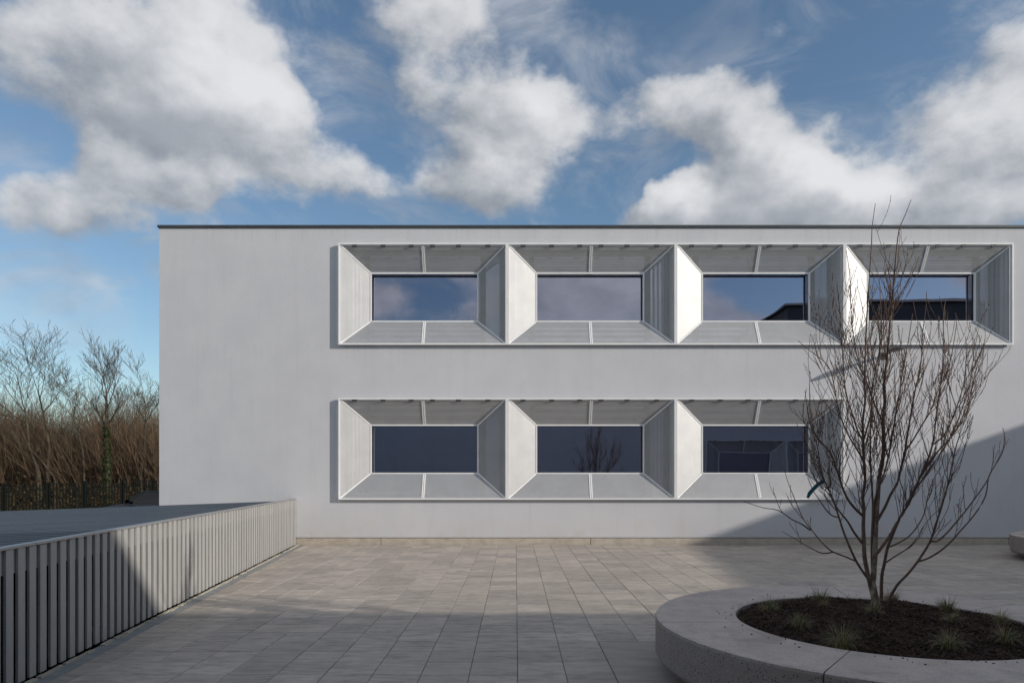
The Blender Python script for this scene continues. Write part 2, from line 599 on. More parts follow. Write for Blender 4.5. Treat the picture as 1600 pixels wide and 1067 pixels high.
slabs = []
c0, c1 = int((-5.2 - SLAB_X0) // SLAB_W) - 1, int((X1 - SLAB_X0) // SLAB_W)
r0, r1 = int((-16.3 - SLAB_Y0) // SLAB_L), int((0 - SLAB_Y0) // SLAB_L)
for c in range(c0, c1 + 1):
    for r in range(r0, r1 + 1):
        g = 0.0023
        xa, xb = SLAB_X0 + c * SLAB_W + g, SLAB_X0 + (c + 1) * SLAB_W - g
        ya, yb = SLAB_Y0 + r * SLAB_L + g, min(SLAB_Y0 + (r + 1) * SLAB_L - g, -0.004)
        if yb - ya < 0.03:
            continue
        if xa > PAD[0] - .01 and xb < PAD[1] + .01 and ya > PAD[2] - .01 and yb < PAD[3] + .01:
            continue
        poly = [(xa, ya), (xb, ya), (xb, yb), (xa, yb)]
        poly = clip_poly(poly, lambda p: p[0] - (fence_x(p[1]) + 0.20))
        if len(poly) < 3:
            continue
        mx = sum(p[0] for p in poly) / len(poly)
        my = sum(p[1] for p in poly) / len(poly)
        D = my - CAM.y
        show = 0
        if D > 4.6:
            px = VPX + mx * FPX / D
            py = VPY + 1.615 * FPX / D
            hidden = (mx - PC.x) ** 2 + (my - PC.y) ** 2 < 1.6 ** 2 or (px > 1190 and py > 925) or (px > 1060 and py > 990)
            if -60 < px < 1660 and 0 < py < 1115 and not hidden:
                show = 1.0 / D
        slabs.append((show, poly))
slabs.sort(key=lambda s: -s[0])
rest = MB()
rng = random.Random(3)
for i, (show, poly) in enumerate(slabs):
    z = rng.uniform(-0.0018, 0.0018)
    if i < 298 and show > 0:
        cx, cy = poly[0]
        m = MB()
        prism(m, [(p[0] - cx, p[1] - cy) for p in poly], z, 0.013)
        o = m.build('slab', 'paving_slab', pav)
        o.location = (cx, cy, 0)
    else:
        prism(rest, poly, z, 0.013)
tag(rest.build('slab_field', 'paving_slab', pav), kind='stuff')
m = MB()
prism(m, [(PAD[0] + .006, PAD[2] + .006), (PAD[1] - .006, PAD[2] + .006), (PAD[1] - .006, PAD[3] - .006), (PAD[0] + .006, PAD[3] - .006)], -0.001, 0.013)
m.build('concrete_pad', 'pad_concrete', pav)
# grey strip along the fence foot and the ragged mortar line on it
m = MB()
ye = -16.2
m.v = [(fence_x(0) + .022, -.004, -.003), (fence_x(0) + .196, -.004, -.003), (fence_x(ye) + .196, ye, -.003), (fence_x(ye) + .022, ye, -.003)]
m.f = [(0, 3, 2, 1)]
m.build('edge_strip', 'edge_strip', pav)
m = MB()
n = 90
for i in range(n):
    ya, yb = -0.01 - i * 0.13, -0.01 - (i + 1) * 0.13 + (0.0 if rng.random() < .8 else .05)
    if rng.random() < .10:
        continue
    w = rng.uniform(.025, .05)
    m.bar((fence_x(ya) + .030 + w / 2, ya, rng.uniform(-.002, .006)), (fence_x(yb) + .030 + w / 2, yb, rng.uniform(-.002, .006)), w, .016, (0, 0, 1))
tag(m.build('mortar_line', 'kerb_mortar', pav), kind='stuff')

# ------------------------------------------------------------------ buildings
WALL_H = 7.33
HOOD_W, HOOD_H = 3.85, 2.305
PITCH = 3.888
HX0 = -4.056
UP_Z, LO_Z = 5.782, 2.22


def hooded_window(parent):
    """a splayed hood of pale metal mesh round a fixed window; local origin at the hood's centre on the wall plane, y to the inside"""
    w = empty('window', parent=parent)
    W2, H2 = HOOD_W / 2, HOOD_H / 2
    w2, h2 = 1.257, 0.565
    yf, yb = -0.065, 0.235
    F = [Vector((sx * W2, yf, sz * H2)) for sx, sz in ((-1, -1), (1, -1), (1, 1), (-1, 1))]
    B = [Vector((sx * w2, yb, sz * h2)) for sx, sz in ((-1, -1), (1, -1), (1, 1), (-1, 1))]

    def panel(f0, f1, b0, b1, nfin, cov, name='mesh_panel'):
        # f0-f1 outer edge, b0-b1 inner edge; fins run parallel to the edges
        m = MB()
        sl = (((b0 + b1) - (f0 + f1)) / 2)
        nrm = (f1 - f0).cross(sl).normalized()
        pitch = 1.0 / nfin
        for i in range(nfin):
            t = (i + 0.5) * pitch
            a, b = f0.lerp(b0, t), f1.lerp(b1, t)
            e = (b - a).normalized()
            m.bar(a + e * .006, b - e * .006, sl.length * pitch * cov, .004, nrm)
        return m.build(name, 'mesh_metal', w)
    panel(F[0], F[3], B[0], B[3], 30, .70)  # fin cover differs per side: lit and shaded tone put into the shape
    panel(F[2], F[1], B[2], B[1], 30, .46)
    fm, bm_ = (F[2] + F[3]) / 2, (B[2] + B[3]) / 2
    panel(F[3], fm, B[3], bm_, 26, .5)
    panel(fm, F[2], bm_, B[2], 26, .5)
    fl, bl = (F[0] + F[1]) / 2, (B[0] + B[1]) / 2
    panel(F[1], fl, B[1], bl, 26, .56)
    panel(fl, F[0], bl, B[0], 26, .56)
    # frame bars: outer, inner, mitres
    for ring, t, nm, dep in ((F, .034, 'outer_frame', .05), (B, .034, 'inner_frame', .04)):
        for k in range(4):
            a, b = ring[k], ring[(k + 1) % 4]
            e = (b - a).normalized()
            m = MB()
            ext = t / 2 if k % 2 == 0 else -t / 2
            m.bar(a - e * ext, b + e * ext, t, dep, (0, 1, 0))
            m.build(nm, 'white_frame', w)
    for k in range(4):
        m = MB()
        a, b = F[k], B[k]
        e = (b - a).normalized()
        m.bar(a + e * .022, b - e * .022, .03, .03, (0, 1, 0))
        m.build('mitre_bar', 'white_frame', w)
    for a, b in ((fm, bm_), (fl, bl)):
        m = MB()
        e = (b - a).normalized()
        for s in (-.019, .019):
            m.bar(a + e * .02 + Vector((s, 0, 0)), b - e * .02 + Vector((s, 0, 0)), .028, .026, (0, 1, 0))
        m.build('mullion_bar', 'white_frame', w)
    for s in (-1.58, -.92, -.27, .22, .82, 1.5):  # row of dark dashes along the top bar
        m = MB()
        m.box((s - .055, yf - .003, H2 - .062), (s + .055, yf + .03, H2 - .019))
        m.build('top_dash', 'dash_metal', w)
    # box behind: dark window frame bars and three panes
    yg = 0.37
    for x0, x1, z0, z1 in ((-1.86, -1.76, -1.05, 1.03), (1.76, 1.86, -1.05, 1.03), (-1.43, -1.31, -1.05, 1.03), (1.31, 1.43, -1.05, 1.03)):
        m = MB()
        m.box((x0, yg - .05, z0), (x1, yg + .04, z1))
        m.build('window_bar', 'window_frame_dark', w)
    for z0, z1 in ((-1.13, -1.052), (1.032, 1.13)):
        m = MB()
        m.box((-1.86, yg - .048, z0), (1.86, yg + .038, z1))
        m.build('window_bar', 'window_frame_dark', w)
    m = MB()
    m.box((-.035, yg - .045, 0.60), (.035, yg + .035, 1.03))
    m.build('window_bar', 'window_frame_dark', w)
    for x0, x1 in ((-1.76, -1.43), (-1.31, 1.31), (1.43, 1.76)):
        m = MB()
        m.quad((x0, yg, -1.052), (x1, yg, -1.052), (x1, yg, 1.032), (x0, yg, 1.032))
        po = m.build('pane', 'window_glass', w)
        po.location.y = 0.0
    return w




def wall_with_holes(name, parent, x0, x1, z0, z1, holes, thick=.45, flip=1):
    """front face at y=0 with rectangular holes and their reveals"""
    m = MB()
    xs = sorted({x0, x1, *[h[0] for h in holes], *[h[1] for h in holes]})
    zs = sorted({z0, z1, *[h[2] for h in holes], *[h[3] for h in holes]})
    for i in range(len(xs) - 1):
        for j in range(len(zs) - 1):
            cx, cz = (xs[i] + xs[i + 1]) / 2, (zs[j] + zs[j + 1]) / 2
            if any(h[0] < cx < h[1] and h[2] < cz < h[3] for h in holes):
                continue
            m.quad((xs[i], 0, zs[j]), (xs[i + 1], 0, zs[j]), (xs[i + 1], 0, zs[j + 1]), (xs[i], 0, zs[j + 1]))
            m.quad((xs[i], thick, zs[j]), (xs[i], thick, zs[j + 1]), (xs[i + 1], thick, zs[j + 1]), (xs[i + 1], thick, zs[j]))
    for a, b, c, d in holes:
        m.quad((a, 0, c), (a, thick, c), (b, thick, c), (b, 0, c))
        m.quad((a, 0, d), (b, 0, d), (b, thick, d), (a, thick, d))
        m.quad((a, 0, c), (a, 0, d), (a, thick, d), (a, thick, c))
        m.quad((b, 0, c), (b, thick, c), (b, thick, d), (b, 0, d))
    m.quad((x0, 0, z0), (x1, 0, z0), (x1, thick, z0), (x0, thick, z0))
    m.quad((x0, 0, z1), (x0, thick, z1), (x1, thick, z1), (x1, 0, z1))
    m.quad((x0, 0, z0), (x0, thick, z0), (x0, thick, z1), (x0, 0, z1))
    m.quad((x1, 0, z0), (x1, 0, z1), (x1, thick, z1), (x1, thick, z0))
    return m.build(name, 'white_render', parent)


BX0, BX1, BD = -8.24, 24.9, 12.0
school = tag(empty('school_building'), 'long white rendered two-storey school block with splayed mesh window hoods', 'building')
centres = [(HX0 + HOOD_W / 2 + i * PITCH, UP_Z) for i in range(4)] + [(HX0 + HOOD_W / 2 + i * PITCH, LO_Z) for i in range(3)]
holes = [(x - 1.895, x + 1.895, z - 1.13, z + 1.13) for x, z in centres]
wall_with_holes('wall', school, BX0, BX1, 0.172, WALL_H, holes)
m = MB()
m.box((BX0 + .002, 0.012, -1.6), (-5.6, .44, .169))
m.build('wall_base', 'white_render', school)
# plinth blocks
pj = [-5.58, -3.11, 1.75, 6.61, 11.43, 16.3, 21.2, 24.8]
for a, b in zip(pj[:-1], pj[1:]):
    m = MB()
    m.box((a + .006, .012, -.03), (b - .006, .30, .158))
    m.build('plinth_block', 'plinth_concrete', school)
m = MB()
m.box((BX0 + .004, .45, -1.6), (BX0 + .40, BD, WALL_H))
m.build('side_wall', 'white_render', school)
m = MB()
m.box((BX0 + .004, BD, -1.6), (BX1, BD + .4, WALL_H))
m.build('back_wall', 'white_render', school)
m = MB()
m.box((BX0 + .41, .46, WALL_H - .45), (BX1, BD - .01, WALL_H - .2))
m.build('roof', 'roof_sheet', school)
# roof edge flashing in lengths
x = BX0 - .03
lens = [4.85, 6.0, 6.0, 6.0, 6.0, 4.4]
for k, L in enumerate(lens):
    m = MB()
    m.box((x + .002, -.035, WALL_H + .002), (x + L - .002, .47, WALL_H + .055 - .002 * (k % 2)))
    m.build('roof_edge', 'roof_flashing', school)
    x += L
# rooms behind the glass
m = MB()
m.box((BX0 + .41, .47, 3.30), (BX1 - .1, BD - .02, 3.75))
m.build('floor_slab', 'room_floor', school)
m = MB()
m.box((BX0 + .41, .47, -.05), (BX1 - .1, BD - .02, 0.05))
m.build('floor_slab', 'room_floor', school)
for xx in (HX0 - .05, HX0 + PITCH - .02, HX0 + 2 * PITCH - .02, HX0 + 3 * PITCH - .02, HX0 + 4 * PITCH):
    m = MB()
    m.box((xx - .07, .47, .06), (xx + .07, 7, 3.29))
    m.box((xx - .07, .47, 3.76), (xx + .07, 7, WALL_H - .46))
    m.build('partition', 'room_wall', school)
m = MB()
m.box((BX0 + .41, 7.0, .06), (BX1 - .1, 7.15, WALL_H - .46))
m.build('partition', 'room_wall', school)

proto = hooded_window(school)
for i, (x, z) in enumerate(centres):
    o = proto if i == 0 else copy_tree(proto, school)
    o.location = (x, 0, z)
    for ch in o.children:          # panes are never set quite true
        if ch.name.startswith('pane'):
            ch.rotation_euler = (R(rng.uniform(-.22, .22)), 0, R(rng.uniform(-.16, .16)))

# the block opposite, behind the camera: it shades the court and stands in the lower panes
opp = tag(empty('opposite_block', (0, -16.3, 0), math.pi), 'white school block opposite, seen mirrored in the ground-floor panes', 'building')
OH = 7.72
oc = [(-11.0 - 1.925 + 1.925, LO_Z), (-11.0 - PITCH, LO_Z)]
wall_with_holes('wall', opp, -24.0, 7.4, 0.0, OH, [(x - 1.895, x + 1.895, z - 1.13, z + 1.13) for x, z in oc])
for x, z in oc:
    o = copy_tree(proto, opp)
    o.location = (x, 0, z)
m = MB()
m.box((-24, .46, OH - .4), (7.4, 11.9, OH - .2))
m.build('roof', 'roof_sheet', opp)
m = MB()
m.box((-24, 12.0, 0), (7.4, 12.4, OH))
m.build('back_wall', 'white_render', opp)
m = MB()
m.box((7.0, .46, -1.6), (7.39, 11.9, OH - .45))
m.build('side_wall', 'white_render', opp)
m = MB()
m.box((-24.03, -.03, OH + .002), (7.43, .48, OH + .07))
m.build('roof_edge', 'roof_flashing', opp)
m = MB()
m.box((-24, 6, .01), (6.9, 6.2, OH - .5))
m.build('partition', 'room_wall', opp)

# the wing closing the court on the right
wing = tag(empty('school_wing'), 'white school wing at the right whose shadow crosses the facade', 'building')
m = MB()
A, Bq = (24.85, -.02), (22.96, -16.28)
WH = 7.4
i = 0
pts = [A, (36, -.02), (36, -16.28), Bq]
m.v = [(x, y, -.5) for x, y in pts] + [(x, y, WH) for x, y in pts]
m.f = [(0, 1, 2, 3), (7, 6, 5, 4)] + [(k, k + 4, (k + 1) % 4 + 4, (k + 1) % 4) for k in range(4)]
m.build('wall', 'white_render', wing)
m = MB()
m.bar((A[0] + .1, A[1] - .03, WH + .035), (Bq[0] + .1, Bq[1] + .03, WH + .035), .3, .065, (0, 0, 1))
m.build('roof_edge', 'roof_flashing', wing)

# dark pitched hall further back, only its roofline stands in the upper panes
hall = tag(empty('pitched_hall', (0, 0, -1.5)), 'dark pitched hall mirrored in the upper right panes', 'building')
m = MB()
x0, x1, ya, yb, he, hr = 20.4, 52, -34, -48, 15.7, 17.7
m.v = [(x0, ya, 0), (x1, ya, 0), (x1, yb, 0), (x0, yb, 0), (x0, ya, he), (x1, ya, he), (x1, yb, he), (x0, yb, he)]
m.f = [(0, 1, 5, 4), (1, 2, 6, 5), (2, 3, 7, 6), (3, 0, 4, 7)]
m.build('wall', 'hall_cladding', hall)
m = MB()
m.v = [(x0 - .3, ya + .3, he), (x1 + .3, ya + .3, he), (x1 + .3, yb - .3, he), (x0 - .3, yb - .3, he), (x0 + 2.6, (ya + yb) / 2, hr), (x1 - 4, (ya + yb) / 2, hr)]
m.f = [(0, 1, 5, 4), (1, 2, 5), (2, 3, 4, 5), (3, 0, 4), (0, 3, 2, 1)]
m.build('roof', 'hall_cladding', hall)

# wall lamp on its arm
lamp = tag(empty('wall_lamp', (at(1381, 556, 15.8).x, 0, at(1381, 556, 15.8).z)), 'dark lamp on a short arm fixed to the facade behind the birch', 'lamp')
m = MB()
m.box((-.05, -.025, -.08), (.05, -.001, .08))
m.build('base_plate', 'lamp_metal', lamp)
m = MB()
m.tube([(0, -.02, .0), (0.0, -.15, .03), (0.0, -.30, .045)], [.03, .028, .028], 8)
m.build('arm', 'lamp_metal', lamp, True)
m = MB()
prof = [(-.28, .008, .03), (-.30, .04, .08), (-.38, .055, .125), (-.48, .058, .14), (-.58, .05, .12), (-.66, .032, .08), (-.69, .008, .02)]
n = 14
for yy, hz, hx in prof:
    for j in range(n):
        a = 2 * math.pi * j / n
        m.v.append((hx * math.cos(a), yy, .045 + hz * math.sin(a) * (1 if math.sin(a) > 0 else .45)))
for k in range(len(prof) - 1):
    for j in range(n):
        a, b = k * n + j, k * n + (j + 1) % n
        m.f.append((a, b, b + n, a + n))
m.f.append(tuple(range(n)))
m.f.append(tuple((len(prof) - 1) * n + j for j in reversed(range(n))))
m.build('lamp_head', 'lamp_metal', lamp, True)

# ------------------------------------------------------------------ slatted fence and shelter
FT = 1.062
fence = tag(empty('slatted_fence', (fence_x(0), 0, 0)), 'grey metal fence of upright slats along the left of the terrace', 'fence')
fdir = Vector((-fence_x(0) + fence_x(-1), -1, 0)).normalized()          # from the facade towards the viewer
fnrm = Vector((fdir.y, -fdir.x, 0)) * -1                                  # to the court
if fnrm.x < 0:
    fnrm = -fnrm
rng = random.Random(11)
slat_m = None
sp, sw, st = 0.150, 0.090, 0.020
ns = int(15.6 / sp)
for i in range(ns):
    s = 0.03 + i * sp
    if slat_m is None:
        m = MB()
        m.bar((0, 0, .014), (0, 0, FT - .01), sw, st, tuple(fnrm))
        slat_m = m.mesh('slat')
        slat_m.materials.append(MATS['slat_metal'])
    o = link('slat', slat_m, fence)
    o.location = fdir * (s + sw / 2) + fnrm * (rng.uniform(-.0015, .0015) - st / 2) + Vector((0, 0, rng.uniform(-.004, .004)))
    o.rotation_euler = (0, 0, rng.uniform(-.012, .012))


def along(s, off, z):
    return fdir * s + fnrm * off + Vector((0, 0, z))


L = ns * sp
for k in range(6):
    a, b = k * L / 6, (k + 1) * L / 6
    m = MB()
    m.bar(along(a + .004, -.030, FT - .105), along(b - .004, -.030, FT - .105), .19, .012, tuple(fnrm))
    m.build('top_band', 'slat_metal', fence)
    m = MB()
    m.bar(along(a + .003, -.028, FT + .004), along(b - .003, -.028, FT + .004), .075, .02, (0, 0, 1))
    m.build('top_trim', 'fence_trim', fence)
    m = MB()
    m.bar(along(a + .004, -.055, .10), along(b - .004, -.055, .10), .05, .03, tuple(fnrm))
    m.build('bottom_rail', 'dark_steel', fence)
for k in range(8):
    m = MB()
    s = .4 + k * 2.05
    m.bar(along(s, -.11, -1.3), along(s, -.11, FT - .2), .07, .07, tuple(fnrm))
    m.build('post', 'dark_steel', fence)

shelter = tag(empty('shelter', (-5.2, -3, -1.3)), 'low dark blue-grey ribbed metal shelter roof left of the fence', 'shelter')


def roof_z(x):
    return 1.018 + 0.036 * (x + 5.07)


# ribbed sheets, each 1 m of roof with trapezoid ribs running down the slope
org = Vector((-5.2, -3, -1.3))
y = -.03
XL = -15.5
while y > -15.6:
    m = MB()
    prof = []
    for k in range(4):
        b = y - k * .25
        prof += [(b, 0), (b - .19, 0), (b - .20, .013), (b - .24, .013)]
    prof.append((y - 1.0 + .003, 0))
    for k, (yy, h) in enumerate(prof):
        xr = fence_x(yy) - .068
        for xx in (xr, XL):
            m.v.append(tuple(Vector((xx, yy, roof_z(xx) + h)) - org))
    for k in range(len(prof) - 1):
        a = 2 * k
        m.f.append((a, a + 1, a + 3, a + 2))
    nv = len(m.v)
    m.v += [(v[0], v[1], v[2] - .04) for v in m.v[:nv]]
    m.f += [tuple(reversed([q + nv for q in f])) for f in m.f]
    m.build('roof_sheet', 'roof_sheet', shelter)
    y -= 1.0
m = MB()
m.box(Vector((XL + .02, -15.6, -1.6)) - org, Vector((XL + .12, -.05, roof_z(XL) - .13)) - org)
m.build('back_panel', 'shade_black', shelter)  # lining coloured near-black so the slat gaps show shade
m = MB()
m.box(Vector((XL + .13, -15.7, -1.6)) - org, Vector((-4.0, -15.61, .7)) - org)
m.build('end_panel', 'shade_black', shelter)
m = MB()
m.box(Vector((XL + .13, -.10, -1.6)) - org, Vector((-5.2, -.045, roof_z(XL) - .05)) - org)
m.build('end_panel', 'shade_black', shelter)
m = MB()
m.box(Vector((XL + .14, -15.6, -1.45)) - org, Vector((-5.10, -.05, -1.27)) - org)
m.build('floor', 'shade_black', shelter)
m = MB()
m.bar(Vector((XL + .03, -.05, roof_z(XL) - .06)) - org, Vector((XL + .03, -15.6, roof_z(XL) - .06)) - org, .06, .12, (0, 0, 1))
m.build('gutter', 'dark_steel', shelter)
for yy in (-1, -5, -9, -13):
    for xx in (-7, -15.2):
        m = MB()
        m.bar(Vector((xx, yy, -1.35)) - org, Vector((xx, yy, roof_z(xx) - .05)) - org, .1, .1, (0, 1, 0))
        m.build('post', 'dark_steel', shelter)
    m = MB()
    m.bar(Vector((fence_x(yy) - .2, yy + .002, roof_z(fence_x(yy)) - .11)) - org, Vector((XL + .1, yy + .002, roof_z(XL) - .11)) - org, .08, .12, (0, 0, 1))
    m.build('rafter', 'dark_steel', shelter)

# ------------------------------------------------------------------ round planters
JOINTS = [math.pi + k * 2 * math.pi / 7 for k in range(8)]
PROF = [(PRI + .012, -.10), (PRI, PH - .25), (PRI, PH - .008), (PRI + .008, PH), (PR - .022, PH), (PR - .006, PH - .007), (PR, PH - .025),
        (PR, .15), (PR - .02, .115), (PR - .20, .025), (PR - .20, .003)]


def planter(name, c, label, rot=0.0):
    p = tag(empty(name, (c.x, c.y, 0), rot), label, 'planter', 'round concrete seat planters')
    for k in range(7):
        a0, a1 = JOINTS[k] + .0022, JOINTS[k + 1] - .0022
        m = MB()
        ns_ = 20
        npf = len(PROF)
        for i in range(ns_ + 1):
            a = a0 + (a1 - a0) * i / ns_
            for r, z in PROF:
                m.v.append((r * math.cos(a), r * math.sin(a), z))
        for i in range(ns_):
            for j in range(npf - 1):
                q = i * npf + j
                m.f.append((q, q + npf, q + npf + 1, q + 1))
        m.f.append(tuple(range(npf)))
        m.f.append(tuple(ns_ * npf + j for j in reversed(range(npf))))
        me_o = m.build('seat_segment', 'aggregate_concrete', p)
        sm = [abs(f.normal.z) < .5 and f.loop_total == 4 for f in me_o.data.polygons]
    return p


planter('planter', PC, 'round grey concrete seat planter holding the bare birch')
PC2 = Vector((11.32, -3.2, 0))
planter('planter', PC2, 'round concrete planter cut off at the right edge by the facade', .3)


def soil_z(x, y):
    r = math.hypot(x, y) / PRI
    return PH - .035 + .11 * (1 - r * r) + .018 * math.sin(7 * x + 2) * math.cos(6 * y) + .01 * math.sin(17 * x + 9 * y)


def mulch(c, label, chips, seed):
    rng = random.Random(seed)
    root = tag(empty('bark_mulch', (c.x, c.y, 0)), label, 'mulch')
    m = MB()
    nr, na = 26, 72
    m.v.append((0, 0, soil_z(0, 0)))
    for i in range(1, nr + 1):
        r = (PRI + .006) * i / nr
        for j in range(na):
            a = 2 * math.pi * j / na
            x, y = r * math.cos(a), r * math.sin(a)
            m.v.append((x, y, soil_z(x, y) + (rng.uniform(-.012, .012) if i < nr else -.004)))
    for j in range(na):
        m.f.append((0, 1 + j, 1 + (j + 1) % na))
    for i in range(nr - 1):
        for j in range(na):
            a, b = 1 + i * na + j, 1 + i * na + (j + 1) % na
            m.f.append((a, a + na, b + na, b))
    m.build('soil', 'bark_mulch', root)
    m = MB()
    for _ in range(chips):
        r = PRI * .99 * math.sqrt(rng.random())
        a = rng.uniform(0, 6.283)
        x, y = r * math.cos(a), r * math.sin(a)
        z = soil_z(x, y) + rng.uniform(.0, .014)
        L_, b_ = rng.uniform(.012, .04), rng.uniform(.005, .014)
        t = Vector((rng.uniform(-1, 1), rng.uniform(-1, 1), rng.uniform(-.5, .5))).normalized()
        m.bar(Vector((x, y, z)) - t * L_ / 2, Vector((x, y, z)) + t * L_ / 2, b_, .005, (rng.uniform(-.5, .5), rng.uniform(-.5, .5), 1))
    for _ in range(chips // 110):       # crumbs spilt on the rim
        r = PRI + abs(rng.gauss(0, .09)) + .01
        a = rng.uniform(0, 6.283)
        L_ = rng.uniform(.005, .015)
        q = Vector((r * math.cos(a), r * math.sin(a), PH + .003))
        t = Vector((rng.uniform(-1, 1), rng.uniform(-1, 1), 0)).normalized()
        m.bar(q - t * L_ / 2, q + t * L_ / 2, L_ * .5, .005, (0, 0, 1))
    tag(m.build('bark_chips', 'mulch_chip', root), kind='stuff')


mulch(PC, 'dark bark mulch heaped inside the birch planter', 9000, 5)
mulch(PC2, 'bark mulch in the planter at the right edge', 300, 6)

# grass tufts in the mulch
TUFTS = [  # px, py of the foot, size, label
    (1202, 950, 1.0, 'grass tuft at the far left of the mulch by the inner kerb'),
    (1281, 938, 1.15, 'wide shaggy grass tuft at the back left of the birch'),
    (1287, 950, .55, 'small low grass tuft just in front of the back left one'),
    (1250, 976, .95, 'pale grass tuft in the left middle of the mulch'),
    (1316, 1001, 1.25, 'largest grass tuft at the near edge, left of the birch foot'),
    (1365, 968, .8, 'reddish grass tuft right in front of the birch foot'),
    (1392, 936, 1.15, 'dark grass tuft behind the birch stems'),
    (1480, 955, 1.05, 'upright grass tuft at the back right of the mulch'),
    (1488, 980, .75, 'thin grass tuft between the back right and near right tufts'),
    (1482, 1008, 1.05, 'straggly grass tuft at the near right of the mulch'),
    (1564, 972, .9, 'grass tuft at the far right by the inner kerb'),
    (1571, 1000, .95, 'drooping grass tuft at the right edge, near side'),
]
for k, (px, py, sz, lab) in enumerate(TUFTS):
    D = 1067 * 1.13 / (py - 742)
    p = at(px, py, D)
    lx, ly = p.x - PC.x, p.y - PC.y
    r = math.hypot(lx, ly)
    if r > 1.03:
        lx, ly = lx * 1.03 / r, ly * 1.03 / r
    rng = random.Random(40 + k)
    m = MB()
    for _ in range(int(190 * sz + 40)):
        a = rng.uniform(0, 6.283)
        r0_ = rng.uniform(0, .05) * sz
        Lb = rng.uniform(.06, .175) * sz
        lean = rng.uniform(.2, 1.5)
        d = Vector((math.cos(a), math.sin(a), 0))
        side = Vector((-d.y, d.x, 0))
        w = rng.uniform(.0014, .0028)
        pts = []
        pos = d * r0_
        ang = math.pi / 2 - lean * .35
        for s in range(5):
            pts.append(pos.copy())
            pos += (d * math.cos(ang) + Vector((0, 0, 1)) * math.sin(ang)) * Lb / 4
            ang -= lean * .48
        i0 = len(m.v)
        for s, q in enumerate(pts):
            ww = w * (1 - s / 4.6)
            m.v += [tuple(q - side * ww), tuple(q + side * ww)]
        for s in range(4):
            q = i0 + 2 * s
            m.f.append((q, q + 1, q + 3, q + 2))
    o = m.build('grass_tuft', 'grass_blade')
    o.location = (PC.x + lx, PC.y + ly, soil_z(lx, ly) - .005)
    tag(o, lab, 'grass tuft', 'grass tufts in the planter')

